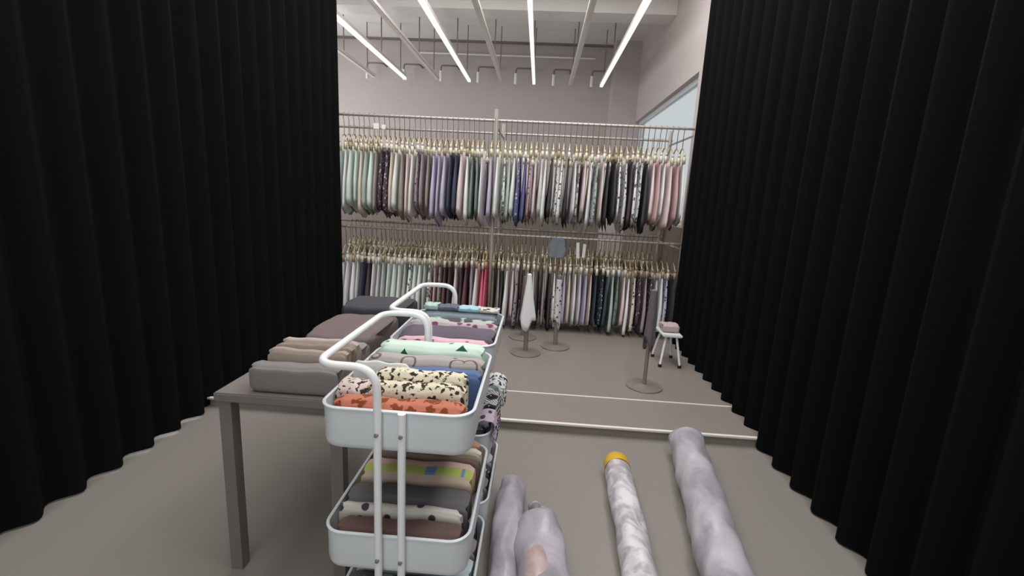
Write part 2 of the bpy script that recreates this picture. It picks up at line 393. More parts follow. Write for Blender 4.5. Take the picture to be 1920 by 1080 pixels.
def pick(seq, px, default):
    for a, b, cols in seq:
        if a <= px < b: return cols
    return default
Pn, DS, PF, BL = 'plain', 'dark spotted', 'pale flowered', 'blotched'
UP = [(600,668,[('pale mint',Pn),('off-white',Pn),('pale mint',Pn)]), (668,704,[('beige',Pn),('sage grey',Pn),('pale mint',Pn),('taupe',Pn)]), (704,710,[('cream',Pn)]), (710,722,[('dark plum',PF)]),
 (722,768,[('beige',Pn),('cream',Pn),('taupe',Pn),('pale pink',Pn)]), (768,776,[('cream',Pn)]), (776,790,[('mauve',DS)]), (790,815,[('mauve',Pn),('taupe',Pn),('lavender',Pn)]),
 (815,842,[('lavender',Pn),('lavender',PF)]), (842,856,[('navy',Pn)]), (856,874,[('pale pink',Pn),('beige',Pn)]), (874,892,[('off-white',Pn),('deep green',Pn),('pale mint',DS)]),
 (892,904,[('deep green',Pn),('sage grey',Pn)]), (904,930,[('off-white',Pn),('lavender',Pn),('light grey',Pn)]), (930,968,[('cream',Pn),('pale mint',BL),('sage grey',Pn)]), (968,974,[('dusty rose',Pn)]),
 (974,990,[('indigo',PF),('indigo',Pn)]), (990,1016,[('dusty rose',DS),('pale pink',Pn),('beige',Pn)]), (1016,1036,[('light grey',Pn),('cream',Pn)]), (1036,1046,[('charcoal',Pn)]), (1046,1062,[('off-white',DS)]),
 (1062,1070,[('charcoal',DS)]), (1070,1100,[('off-white',Pn),('light grey',BL),('pale blue',DS)]), (1100,1142,[('pale pink',Pn),('off-white',Pn),('sage grey',BL)]), (1142,1156,[('charcoal',DS)]),
 (1156,1180,[('off-white',DS),('light grey',DS)]), (1180,1194,[('dark plum',Pn),('charcoal',Pn)]), (1194,1206,[('off-white',BL)]), (1206,1226,[('charcoal',Pn),('dark plum',Pn)]), (1226,1300,[('pale pink',Pn),('dusty rose',Pn),('off-white',Pn)])]
LO = [(600,668,[('off-white',Pn),('light grey',Pn)]), (668,686,[('navy',Pn),('dark plum',Pn)]), (686,735,[('off-white',Pn),('light grey',Pn),('sage grey',Pn)]), (735,810,[('pale mint',Pn),('cream',Pn),('sage grey',Pn),('off-white',BL)]),
 (810,832,[('dusty rose',Pn),('taupe',DS)]), (832,850,[('maroon',Pn),('dark plum',Pn)]), (850,858,[('pale pink',Pn)]), (858,886,[('dark plum',DS),('maroon',Pn),('mauve',Pn)]), (886,896,[('off-white',Pn)]),
 (896,916,[('bright pink',Pn)]), (916,938,[('olive brown',Pn),('taupe',Pn)]), (938,950,[('charcoal',Pn)]), (950,972,[('off-white',Pn),('pale pink',Pn)]), (972,984,[('mauve',DS),('dark plum',Pn)]),
 (984,1010,[('light grey',Pn)]), (1010,1032,[('charcoal',Pn),('taupe',Pn)]), (1032,1046,[('off-white',DS)]), (1046,1112,[('light grey',Pn),('lavender',Pn),('beige',Pn),('off-white',Pn)]), (1112,1128,[('dark teal',Pn)]),
 (1128,1150,[('dark teal',PF),('dark teal',Pn)]), (1150,1166,[('sage grey',Pn),('deep green',BL)]), (1166,1200,[('pale pink',Pn),('off-white',Pn),('beige',DS)]), (1200,1222,[('dark plum',PF),('mauve',Pn)]),
 (1222,1258,[('pale blue',Pn),('off-white',Pn),('lavender',DS)]), (1258,1300,[('charcoal',Pn),('light grey',Pn)])]
def fill(x0, x1, pitch, y, z, low, rowname, group, seq):
    xs = []; x = x0
    while x < x1:
        if abs(x-PX[1]) > 0.026+pitch*0.8: xs.append(x)
        x += pitch*random.uniform(0.90, 1.10)
    xs = sorted(xs+[PX[1]-0.033, PX[1]+0.033])
    left = [v for v in xs if v < PX[1]]; cnt = {}
    for i, x in enumerate(xs):
        px = (1004.8 + 199.0*x) if low else (1017.9 + 208.8*x)      # position along the rail, in the units of the colour lists
        opts = pick(seq, px, [('light grey', Pn), ('beige', Pn), ('taupe', Pn), ('mauve', Pn), ('off-white', Pn)]) if seq else random.choice([[('taupe', Pn)], [('mauve', Pn)], [('olive brown', Pn)], [('light grey', Pn)], [('slate blue', Pn)], [('dusky brown', Pn)], [('beige', Pn)], [('sage grey', Pn)]])
        k = id(opts); cnt[k] = cnt.get(k, -1)+1; c, p = opts[cnt[k] % len(opts)]
        n = len(left)-i if x < PX[1] else i-len(left)+1
        side = 'left' if x < PX[1] else 'right'
        lab = '%s%s fabric sample, %s %s of the middle post, %s' % (c, '' if p == 'plain' else ' '+p, ordn(n), side, rowname)
        cl = clip_white if random.random() < 0.3 else (clip_brown if (low or random.random() < 0.3) and random.random() < 0.6 else clip_me)
        hang(x, y, z+0.0125-0.0135, c, p, low, lab, group, random.randrange(7), random.uniform(-0.06, 0.06), cl)
fill(-1.86, 1.30, 0.050, YF, ZU, 0, 'upper front rail', 'fabric samples on the upper front rail', UP)
fill(-1.86, 1.30, 0.050, YF, ZL, 1, 'lower front rail', 'fabric samples on the lower front rail', LO)
fill(-2.15, 1.30, 0.050, YR, ZU, 0, 'upper rear rail', 'fabric samples on the upper rear rail', None)
fill(-2.15, 1.30, 0.050, YR, ZL, 1, 'lower rear rail', 'fabric samples on the lower rear rail', None)

# ------------------------------------------------------------ display stands
def drape(bm, z1, z0, r0, r1, tipz, n=28, lv=12, ph=0.0):
    rings = []
    for i in range(lv):
        s = i/(lv-1); ring = []
        for k in range(n):
            a = 2*math.pi*k/n; rr = (r0+(r1-r0)*s**1.1)*(1+0.16*s*math.sin(3*a+ph)+0.07*s*math.sin(7*a-ph))
            zz = z1-(z1-z0)*s - s**3*tipz*max(0, math.cos(2*a+ph+1.2))
            ring.append(bm.verts.new((rr*math.cos(a), rr*math.sin(a), zz)))
        rings.append(ring)
    top = bm.verts.new((0, 0, z1+r0*0.5))
    for k in range(n): bm.faces.new((top, rings[0][k], rings[0][(k+1)%n]))
    for A, B in zip(rings, rings[1:]):
        for k in range(n): bm.faces.new((A[k], B[k], B[(k+1)%n], A[(k+1)%n]))
def stand(x, y, h, label, pr=0.019):
    r = empty('display_stand', (x, y, PZ), label, 'stand', 'round-based display stands')
    bm = bmesh.new(); add_lathe(bm, [(0, 0), (0.122, 0), (0.125, 0.003), (0.123, 0.009), (0.04, 0.013), (0.024, 0.02), (0, 0.02)], n=48); obj('base_plate', bm, base_m, r)
    bm = bmesh.new(); add_tube(bm, [(0, 0, 0.0205), (0, 0, h)], pr, 14); obj('pole', bm, base_m, r)
    return r
def stand_cloth(x, y, z1, z0, r1, col, pat, label, tipz=0.09, ph=0.0, r0=0.02):
    bm = bmesh.new(); drape(bm, z1, z0, r0, r1, tipz, ph=ph)
    o = obj('draped_cloth', bm, FAB[pat], color=fc(col)); o.location = (x, y, 0); tag(o, label, 'cloth')
    s = o.modifiers.new('thick', 'SOLIDIFY'); s.thickness = 0.003; s.offset = 1; return o
stand(-0.042, 3.60, 0.62, 'steel stand with round base holding the white cloth')
stand_cloth(-0.042, 3.60, 0.705, 0.34, 0.060, 'f4f6f4', 'plain', 'plain white cloth draped as a cone over the round-based stand', ph=2.2, r0=0.014)
stand(0.207, 3.81, 0.62, 'steel stand with round base holding the black-spotted cloth')
stand_cloth(0.207, 3.81, 0.64, 0.30, 0.032, 'd5cfcf', 'dark spotted', 'pale cloth with dark spots hanging over a stand', ph=0.6)
stand(-0.080, 4.02, 0.56, 'steel stand with round base directly behind the white cloth')
stand(0.800, 3.06, 0.62, 'steel stand with large dark round base on the right, nearest to the step', 0.013)
stand_cloth(0.800, 3.06, 0.735, 0.40, 0.036, '6d5d60', 'blotched', 'dusky mauve cloth over the rightmost round-based stand', ph=1.1)

# small stool at the right edge
r = empty('step_stool', (1.09, 3.60, PZ), 'small white stool with black feet at the right edge', 'stool')
for dx, dy in ((-1,-1), (-1,1), (1,-1), (1,1)):
    bm = bmesh.new(); add_tube(bm, [(dx*0.075, dy*0.12, 0.022), (dx*0.04, dy*0.08, 0.24)], 0.009, 8); lg = obj('leg', bm, whitetube_m, r)
    bm = bmesh.new(); add_tube(bm, [(dx*0.0752, dy*0.1202, 0.0), (dx*0.075, dy*0.12, 0.0215)], 0.014, 10); f = obj('foot_cap', bm, black_m, lg)
bm = bmesh.new(); add_box(bm, -0.075, 0.075, -0.12, 0.12, 0.24, 0.262); bmesh.ops.bevel(bm, geom=bm.edges[:], offset=0.006, segments=2, affect='EDGES'); obj('seat', bm, white_m, r)
stool_z = PZ+0.262

# ------------------------------------------------------------ trolleys
def rrect(x0, x1, y0, y1, r, n=7):
    out = []
    for (cx_, cy_, a0) in ((x1-r, y1-r, 0), (x0+r, y1-r, 90), (x0+r, y0+r, 180), (x1-r, y0+r, 270)):
        for k in range(n+1):
            a = math.radians(a0+90*k/n); out.append((cx_+r*math.cos(a), cy_+r*math.sin(a)))
    return out
def tray_mesh(x0, x1, y0, y1, z0, z1):
    bm = bmesh.new(); t = 0.004; R = 0.05; b = 0.022
    prof = [(0.03, z0), (0.012, z0+0.003), (0.003, z0+0.010), (0, z0+b), (0, z1-0.006), (-0.004, z1-0.003), (-0.004, z1), (0.001, z1+0.003), (t, z1), (t, z0+b), (t+0.006, z0+0.012), (0.03, z0+t)]
    rings = []
    for off, z in prof:
        rings.append([bm.verts.new((x, y, z)) for x, y in rrect(x0+off, x1-off, y0+off, y1-off, max(0.008, R-off))])
    n = len(rings[0])
    for A, B in zip(rings, rings[1:]):
        for k in range(n): bm.faces.new((A[k], A[(k+1)%n], B[(k+1)%n], B[k]))
    bm.faces.new(rings[0][::-1]); bm.faces.new(rings[-1])
    return bm
TX0, TX1 = -0.49, -0.125
TIERS = ((0.69, 0.80), (0.36, 0.47), (0.03+0.06, 0.14+0.06))
def trolley(y0, y1, label):
    r = empty('storage_trolley', ((TX0+TX1)/2, (y0+y1)/2, 0), label, 'trolley', 'white three-tier trolleys in a row'); ox, oy = r.location.x, r.location.y
    X0, X1, Y0, Y1 = TX0-ox, TX1-ox, y0-oy, y1-oy
    for z0, z1 in TIERS: obj('tray', tray_mesh(X0, X1, Y0, Y1, z0, z1), white_m, r)
    ux, vx = -0.342-ox, -0.285-ox; rt = 0.0095
    a, b = Y0-rt-0.001, Y1+rt+0.001
    hz = 0.908
    for yy in (a, b):
        bm = bmesh.new(); add_tube(bm, [(vx, yy, 0.075), (vx, yy, 0.802)], rt, 14); obj('upright', bm, whitetube_m, r)
        for z in (0.748, 0.415, 0.145):
            for xx in (ux, vx):
                bm = bmesh.new(); s = -1 if yy < 0 else 1
                add_tube(bm, [(xx, yy+s*rt*0.9, z), (xx, yy+s*(rt+0.004), z)], [0.0055, 0.0045], 10); obj('bolt', bm, chrome_m, r)
        bm = bmesh.new(); add_box(bm, X0+0.03, X1-0.03, yy-rt, yy+rt, 0.055, 0.0745); obj('foot_bar', bm, white_m, r)
        for xx in (X0+0.05, X1-0.05):
            bm = bmesh.new(); add_tube(bm, [(xx-0.011, yy, 0.026), (xx+0.011, yy, 0.026)], 0.025, 20); w_ = obj('caster', bm, black_m, r)
            bm = bmesh.new(); add_box(bm, xx-0.016, xx-0.012, yy-0.012, yy+0.012, 0.02, 0.0545); add_box(bm, xx+0.012, xx+0.016, yy-0.012, yy+0.012, 0.02, 0.0545); add_box(bm, xx-0.016, xx+0.016, yy-0.012, yy+0.012, 0.0525, 0.0548); obj('fork', bm, chrome_m, w_)
    bm = bmesh.new(); hx0 = X0+0.005
    add_tube(bm, arc_path([(ux, a, 0.075), (ux, a, hz), (hx0+0.0, a, hz), (hx0, b, hz), (ux, b, hz), (ux, b, 0.075)], 0.058, 8), rt, 14); obj('handle', bm, whitetube_m, r)
    return r
trolley(0.972, 1.43, 'white three-tier trolley nearest the viewer, full of folded fabrics')
trolley(1.482, 1.94, 'second white three-tier trolley, behind the nearest one')

# folded fabrics
def folded(x0, x1, y0, y1, z0, z1, col, pat, label, group=None, lay=4, seed=0, sag=0.003, mat=None, rz=0.0, rx=0.0, cat='folded fabric'):
    rnd = random.Random(seed*13+5); bm = bmesh.new()
    L, D, Hh = x1-x0, y1-y0, z1-z0; nx = 22; prof = []
    m = 40
    r = min(D, Hh)*0.42
    # cross-section (y,z): rounded slab with grooves of the fold layers on its top
    def sec(k):
        a = 2*math.pi*k/m; ca, sa = math.cos(a), math.sin(a); e = 0.45
        return D/2*math.copysign(abs(ca)**e, ca), Hh/2*math.copysign(abs(sa)**e, sa)
    rings = []; p1, p2 = rnd.uniform(0, 6), rnd.uniform(0, 6)
    for i in range(nx+1):
        u = i/nx; x = -L/2+L*u; e = min(u, 1-u); sh = 1 if e > 0.03 else 0.86+0.14*(e/0.03)
        ring = []
        for k in range(m):
            y, z = sec(k)
            g = 0.0022*math.cos(lay*2*math.pi*y/D) if z > 0 else 0
            wob = sag*math.sin(p1+u*7+y*9)*0.5 + sag*0.5*math.sin(p2+u*15)
            ring.append(bm.verts.new((x + (0.004*math.cos(lay*math.pi*2*y/D)*(1 if u > .5 else -1) if e < 0.001 else 0), y*sh + wob*0.4, max(-Hh/2, z*sh + g + (wob if z > 0 else 0)))))
        rings.append(ring)
    for A, B in zip(rings, rings[1:]):
        for k in range(m): bm.faces.new((A[k], A[(k+1)%m], B[(k+1)%m], B[k]))
    for rr, fl in ((rings[0], 1), (rings[-1], 0)):
        c = bm.verts.new(sum((v.co for v in rr), Vector())/m)
        inner = [bm.verts.new(c.co + (v.co-c.co)*0.6 + Vector(((0.004 if fl else -0.004), 0, 0))) for v in rr]
        for k in range(m):
            bm.faces.new((rr[k], rr[(k+1)%m], inner[(k+1)%m], inner[k])); bm.faces.new((inner[k], inner[(k+1)%m], c))
    o = obj('folded_fabric', bm, mat or FAB[pat], color=fc(col)); o.location = ((x0+x1)/2, (y0+y1)/2, (z0+z1)/2); o.rotation_euler = (rx, 0, rz)
    tag(o, label, cat, group); return o

# fabrics with a print of their own
def tree_mat():
    m, t, b = nt('mint_christmas_print', 0.85, spec=0.15); tc = N(t, 'ShaderNodeTexCoord'); sx = N(t, 'ShaderNodeSeparateXYZ'); t.links.new(tc.outputs['Object'], sx.inputs[0])
    def mt(op, a, b2=None):
        n = N(t, 'ShaderNodeMath', operation=op)
        for i, v in enumerate((a, b2)):
            if v is None: continue
            if isinstance(v, (int, float)): n.inputs[i].default_value = v
            else: t.links.new(v, n.inputs[i])
        return n.outputs[0]
    X, Y, Z = sx.outputs
    H_ = mt('ADD', Z, mt('MULTIPLY', Y, 0.6))
    def tri(x0, z0, hw, hh):
        zz = mt('DIVIDE', mt('SUBTRACT', H_, z0), hh)                       # 0 at base, 1 at tip
        wd = mt('MULTIPLY', mt('POWER', mt('MAXIMUM', mt('SUBTRACT', 1.0, zz), 0.0), 1.5), hw)
        a = mt('LESS_THAN', mt('ABSOLUTE', mt('SUBTRACT', X, x0)), wd)
        return mt('MULTIPLY', a, mt('GREATER_THAN', zz, 0.0))
    f = mt('MAXIMUM', tri(-0.080, 0.004, 0.028, 0.042), mt('MAXIMUM', tri(-0.20, 0.03, 0.016, 0.03), tri(0.095, 0.045, 0.02, 0.03)))
    mx = N(t, 'ShaderNodeMix', data_type='RGBA'); mx.inputs[6].default_value = (*hx('c6d8cd'), 1); mx.inputs[7].default_value = (*hx('234f38'), 1)
    t.links.new(f, mx.inputs[0])
    v = N(t, 'ShaderNodeTexVoronoi'); v.inputs['Scale'].default_value = 11; t.links.new(tc.outputs['Object'], v.inputs['Vector'])
    f2 = mt('LESS_THAN', v.outputs['Distance'], 0.10)
    mx2 = N(t, 'ShaderNodeMix', data_type='RGBA'); mx2.inputs[7].default_value = (*hx('5f8a70'), 1); t.links.new(mx.outputs[2], mx2.inputs[6]); t.links.new(f2, mx2.inputs[0])
    t.links.new(mx2.outputs[2], b.inputs['Base Color']); return m
def band_mat():
    m, t, b = nt('pink_lime_border_print', 0.85, spec=0.15); tc = N(t, 'ShaderNodeTexCoord'); sx = N(t, 'ShaderNodeSeparateXYZ'); t.links.new(tc.outputs['Object'], sx.inputs[0])
    r1 = N(t, 'ShaderNodeValToRGB'); r1.color_ramp.interpolation = 'CONSTANT'
    e = r1.color_ramp.elements; e[0].position = 0; e[0].color = (*hx('c6b09e'), 1); e[1].position = 0.18; e[1].color = (*hx('b7c268'), 1)
    q = e.new(0.52); q.color = (*hx('d9b7ae'), 1)
    mr = N(t, 'ShaderNodeMapRange'); mr.inputs[1].default_value = -0.055; mr.inputs[2].default_value = 0.055; t.links.new(sx.outputs['Y'], mr.inputs[0]); t.links.new(mr.outputs[0], r1.inputs[0])
    r2 = N(t, 'ShaderNodeValToRGB'); r2.color_ramp.interpolation = 'CONSTANT'; e2 = r2.color_ramp.elements
    e2[0].position = 0; e2[0].color = (0,0,0,1); e2[1].position = 0.56; e2[1].color = (1,1,1,1)
    for p, c in ((0.66, 0), (0.88, 1), (0.91, 0)):
        q = e2.new(p); q.color = (c, c, c, 1)
    m2 = N(t, 'ShaderNodeMapRange'); m2.inputs[1].default_value = -0.17; m2.inputs[2].default_value = 0.17; t.links.new(sx.outputs['X'], m2.inputs[0]); t.links.new(m2.outputs[0], r2.inputs[0])
    r3 = N(t, 'ShaderNodeValToRGB'); r3.color_ramp.interpolation = 'CONSTANT'; e3 = r3.color_ramp.elements
    e3[0].position = 0; e3[0].color = (0,0,0,1); e3[1].position = 0.18; e3[1].color = (1,1,1,1); q = e3.new(0.52); q.color = (0,0,0,1); t.links.new(mr.outputs[0], r3.inputs[0])
    mu = N(t, 'ShaderNodeMath', operation='MULTIPLY'); t.links.new(r2.outputs[0], mu.inputs[0]); t.links.new(r3.outputs[0], mu.inputs[1])
    mx = N(t, 'ShaderNodeMix', data_type='RGBA'); mx.inputs[7].default_value = (*hx('6f93ba'), 1); t.links.new(r1.outputs[0], mx.inputs[6]); t.links.new(mu.outputs[0], mx.inputs[0]); t.links.new(mx.outputs[2], b.inputs['Base Color'])
    return m
tree_m, band_m = tree_mat(), band_mat()
TB, TM, TL = 0.695, 0.365, 0.095
A0, A1 = TX0+0.012, TX1-0.012
G1, G2, G3, G4 = 'fabrics in the near trolley top tray', 'fabrics in the near trolley middle tray', 'fabrics in the far trolley top tray', 'fabrics in the lower trays'
folded(A0+.02, A1-0.015, 0.981, 1.045, TB, 0.808, 'c0613a', 'brown print', 'burnt orange folded fabric with brown print at front of near top tray', G1, seed=1)
folded(A0, -0.40, 1.048, 1.125, TB, 0.818, 'cdb6ac', 'animal print', 'pale pink folded fabric with black specks beside the near handle', G1, seed=2)
folded(-0.395, A1-0.022, 1.048, 1.105, TB, 0.826, 'd2c5a5', 'animal print', 'front beige roll of folded fabric with black animal print', G1, seed=3)
folded(-0.40, A1-0.028, 1.108, 1.165, TB, 0.836, 'd6cba9', 'animal print', 'rear beige roll of folded fabric with black animal print', G1, seed=4)
folded(A0, -0.33, 1.168, 1.182, TB, 0.838, 'dcdad7', 'plain', 'thin white folded sheet left of the blue fabric', G1, seed=5)
folded(-0.44, A1, 1.186, 1.238, TB, 0.814, '4a68a0', 'plain', 'plain blue folded fabric in near top tray', G1, seed=6)
folded(-0.47, A1, 1.242, 1.312, TB, 0.824, 'a59a95', 'curled print', 'taupe grey folded fabric with dark curls between the blue and mint ones', G1, seed=7)
folded(-0.462, A1-.01, 1.316, 1.405, TB, 0.838, 'b3cdbc', 'plain', 'mint green folded fabric printed with dark green fir trees', G1, seed=8, mat=tree_m)
folded(A0+.02, A1-0.015, 0.983, 1.052, TM, 0.468, '6e4e49', 'plain', 'maroon brown folded fabric at front of near middle tray', G2, seed=11)
folded(A0, A1-0.02, 1.055, 1.085, TM, 0.480, 'd2c8bc', 'dark spotted', 'narrow off-white folded fabric with dark print in the middle tray', G2, seed=12)
folded(A0, A1-0.01, 1.088, 1.185, TM, 0.478, '6a6566', 'plain', 'thick dark grey folded fabric in near middle tray', G2, seed=13)
folded(A0+.005, A1-0.015, 1.188, 1.300, TM, 0.488, 'd9b7ae', 'plain', 'pink folded fabric with lime band and blue squares', G2, seed=14, mat=band_m)
folded(A0, A1-0.005, 1.303, 1.330, TM, 0.486, '8a6f62', 'plain', 'thin brown folded fabric behind the pink and lime one', G2, seed=15)
folded(A0, A1-0.005, 1.333, 1.368, TM, 0.490, 'd8d0ae', 'plain', 'cream folded fabric in near middle tray', G2, seed=16)
folded(A0+.02, A1-0.015, 1.371, 1.418, TM, 0.492, 'bf8a66', 'plain', 'orange-tan folded fabric at back of near middle tray', G2, seed=17)
folded(A0+.02, A1-0.015, 1.492, 1.555, TB, 0.803, 'd9a3b0', 'red print', 'pink folded fabric with dark red motifs behind the handle', G3, seed=21)
folded(A0+.005, A1-0.002, 1.560, 1.700, TB, 0.808, '5e5363', 'plain', 'broad dark purple folded fabric in far top tray', G3, seed=22)
folded(A0+.005, A1-0.002, 1.704, 1.760, TB, 0.806, 'b3a3a6', 'red print', 'whitish folded fabric with pink and grey motifs in far top tray', G3, seed=23)
folded(A0+.005, A1-0.002, 1.764, 1.840, TB, 0.800, '4c4953', 'leafy', 'charcoal folded fabric with pale leaves in far top tray', G3, seed=24)
folded(A0+.02, A1-0.015, 1.845, 1.927, TB, 0.815, '93a3ae', 'plain', 'grey blue folded fabric at far end of far top tray', G3, seed=25)
bt = 0.8185
folded(-0.455, -0.40, 1.852, 1.92, bt, bt+0.022, 'a3c0ba', 'plain', 'small mint folded cloth lying on the grey blue fabric', G3, seed=26, cat='folded cloth', sag=0.002)
folded(-0.395, -0.315, 1.852, 1.92, bt, bt+0.018, '5c6075', 'plain', 'small dark blue folded cloth lying on the grey blue fabric', G3, seed=27, cat='folded cloth', sag=0.002)
folded(-0.31, -0.225, 1.852, 1.92, bt, bt+0.016, '8fc0cc', 'plain', 'small cyan folded cloth lying on the grey blue fabric', G3, seed=28, cat='folded cloth', sag=0.002)
folded(-0.22, -0.145, 1.852, 1.92, bt, bt+0.012, 'c3bcb2', 'dark spotted', 'small beige folded cloth nearest the tray corner', G3, seed=29, cat='folded cloth', sag=0.002)
low = [('b39fa6', 'red print', 'dusty pink printed'), ('57545e', 'leafy', 'dark leaf print'), ('b7c6cc', 'plain', 'pale blue'), ('8a7f86', 'plain', 'mauve'), ('3f4150', 'pale flowered', 'dark blue flowered'), ('c5bcc0', 'blotched', 'pale blotched')]
def fill_tray(y0, y1, z, tname, off, hts):
    y = y0+0.015; i = 0; D = (y1-y0-0.03)/5
    for i in range(5):
        c, p, d = low[(i+off) % 6]
        folded(A0+(.02 if i in (0, 4) else 0), A1-(0.015 if i in (0, 4) else 0.003), y, y+D-0.004, z, z+hts, c, p, '%s folded fabric standing in the %s' % (d, tname), G4, seed=40+i+off*7); y += D
fill_tray(0.972, 1.43, TL, 'bottom tray of the near trolley', 0, 0.11)
fill_tray(1.482, 1.94, TM, 'middle tray of the far trolley', 4, 0.105)
fill_tray(1.482, 1.94, TL, 'bottom tray of the far trolley', 2, 0.11)
# cloths hanging over the side of the far trolley's middle tray
def overhang(y0, y1, ztop, zbot, col, pat, label, x=TX1, out=0.004, seed=0):
    rnd = random.Random(seed); bm = bmesh.new(); n = 16; prof = [(-0.07, 0.0), (-0.045, 0.018), (-0.02, 0.026), (0.006, 0.022), (out+0.004, 0.004)]
    path = [(x+a, ztop+b) for a, b in prof]; k = 8
    for i in range(1, k+1): path.append((x+out+0.004+0.004*math.sin(i*1.3), ztop+0.004-(ztop-zbot)*i/k))
    rings = []
    for j, (px, pz) in enumerate(path):
        rings.append([bm.verts.new((px+0.003*math.sin(i*1.1+seed)*min(1, j/5)+ (0.004 if j > 3 else 0), y0+(y1-y0)*i/n, pz - (0.012*math.sin(i*0.9+seed) if j == len(path)-1 else 0) + 0.004*math.sin(i*.7+seed))) for i in range(n+1)])
    for A, B in zip(rings, rings[1:]):
        for i in range(n): bm.faces.new((A[i], A[i+1], B[i+1], B[i]))
    o = obj('draped_cloth', bm, FAB[pat], color=fc(col)); s = o.modifiers.new('t', 'SOLIDIFY'); s.thickness = 0.003; s.offset = 1
    tag(o, label, 'cloth'); return o
overhang(1.60, 1.76, 0.494, 0.385, 'd9d7d3', 'checked', 'black and white checked cloth hanging out of the far trolley', seed=1)
overhang(1.775, 1.90, 0.515, 0.44, 'dcdcde', 'animal print', 'white cloth with black print bulging out behind the checked cloth', out=0.016, seed=4)
overhang(1.50, 1.59, 0.492, 0.43, 'c4a9bf', 'dark spotted', 'lilac cloth with dark dots beside the checked cloth', seed=3)

# ------------------------------------------------------------ low table left of the trolleys
r = empty('display_table', (-0.79, 1.85, 0), 'grey low table left of the trolleys piled with fabrics', 'table')
bm = bmesh.new(); add_box(bm, -0.20, 0.22, -0.55, 0.55, 0.62, 0.65); bmesh.ops.bevel(bm, geom=bm.edges[:], offset=0.004, segments=2, affect='EDGES'); obj('tabletop', bm, table_m, r)
for dx in (-0.17, 0.19):
    for dy in (-0.52, 0.52): 
        bm = bmesh.new(); add_box(bm, dx-0.02, dx+0.02, dy-0.02, dy+0.02, 0, 0.62) if dy < 0 else add_box(bm, dx-0.02, dx+0.02, dy-0.02, dy+0.02, PZ, 0.62); obj('leg', bm, table_m, r)
GT = 'fabrics piled on the low table'
tb = 0.65
for i, (x0, x1, y0, y1, h, c, p, lab) in enumerate([
  (-0.86, -0.60, 1.62, 1.98, 0.11, '6e5c5c', 'plain', 'mauve brown folded fabric on the table beside the far trolley'),
  (-0.88, -0.60, 1.32, 1.39, 0.09, '7b7470', 'plain', 'grey folded fabric at the near end of the table'),
  (-0.86, -0.60, 1.394, 1.43, 0.12, 'a08c7c', 'plain', 'tan folded fabric, front one of the three standing on the table'),
  (-0.86, -0.60, 1.434, 1.475, 0.125, '8c7666', 'plain', 'brown folded fabric, middle one of the three standing on the table'),
  (-0.86, -0.60, 1.479, 1.52, 0.13, 'aa9a8a', 'plain', 'beige folded fabric, rear one of the three standing on the table'),
  (-0.86, -0.60, 1.524, 1.61, 0.10, '8b827c', 'plain', 'taupe folded fabric before the mauve brown one on the table'),
  (-0.90, -0.60, 2.05, 2.30, 0.12, '3f3e46', 'plain', 'dark folded fabric at the far end of the table')]):
    folded(x0, x1, y0, y1, tb, tb+h, c, p, lab, GT, seed=60+i)
folded(1.03, 1.15, 3.54, 3.68, stool_z, stool_z+0.06, 'b89ea0', 'plain', 'dusty pink folded cloth on the small white stool', seed=90, cat='folded cloth', sag=0.002)

# ------------------------------------------------------------ wrapped fabric rolls on the floor
def plastic(name, c, c2, scale=14):
    m, t, b = nt(name, 0.4, spec=0.5); tc = N(t, 'ShaderNodeTexCoord')
    b.inputs['Coat Weight'].default_value = 0.2; b.inputs['Coat Roughness'].default_value = 0.15
    no = N(t, 'ShaderNodeTexNoise'); no.inputs['Scale'].default_value = scale; no.inputs['Detail'].default_value = 5; no.inputs['Distortion'].default_value = 1.2
    t.links.new(tc.outputs['Object'], no.inputs['Vector'])
    rp = N(t, 'ShaderNodeValToRGB'); rp.color_ramp.elements[0].position = 0.38; rp.color_ramp.elements[1].position = 0.6
    rp.color_ramp.elements[0].color = (*c2, 1); rp.color_ramp.elements[1].color = (*c, 1)
    t.links.new(no.outputs['Fac'], rp.inputs[0]); t.links.new(rp.outputs[0], b.inputs['Base Color'])
    n2 = N(t, 'ShaderNodeTexNoise'); n2.inputs['Scale'].default_value = 18; n2.inputs['Detail'].default_value = 4; n2.inputs['Distortion'].default_value = 2.5
    t.links.new(tc.outputs['Object'], n2.inputs['Vector'])
    bp = N(t, 'ShaderNodeBump'); bp.inputs['Strength'].default_value = 0.35; bp.inputs['Distance'].default_value = 0.006
    t.links.new(n2.outputs['Fac'], bp.inputs['Height']); t.links.new(bp.outputs['Normal'], b.inputs['Normal'])
    return m
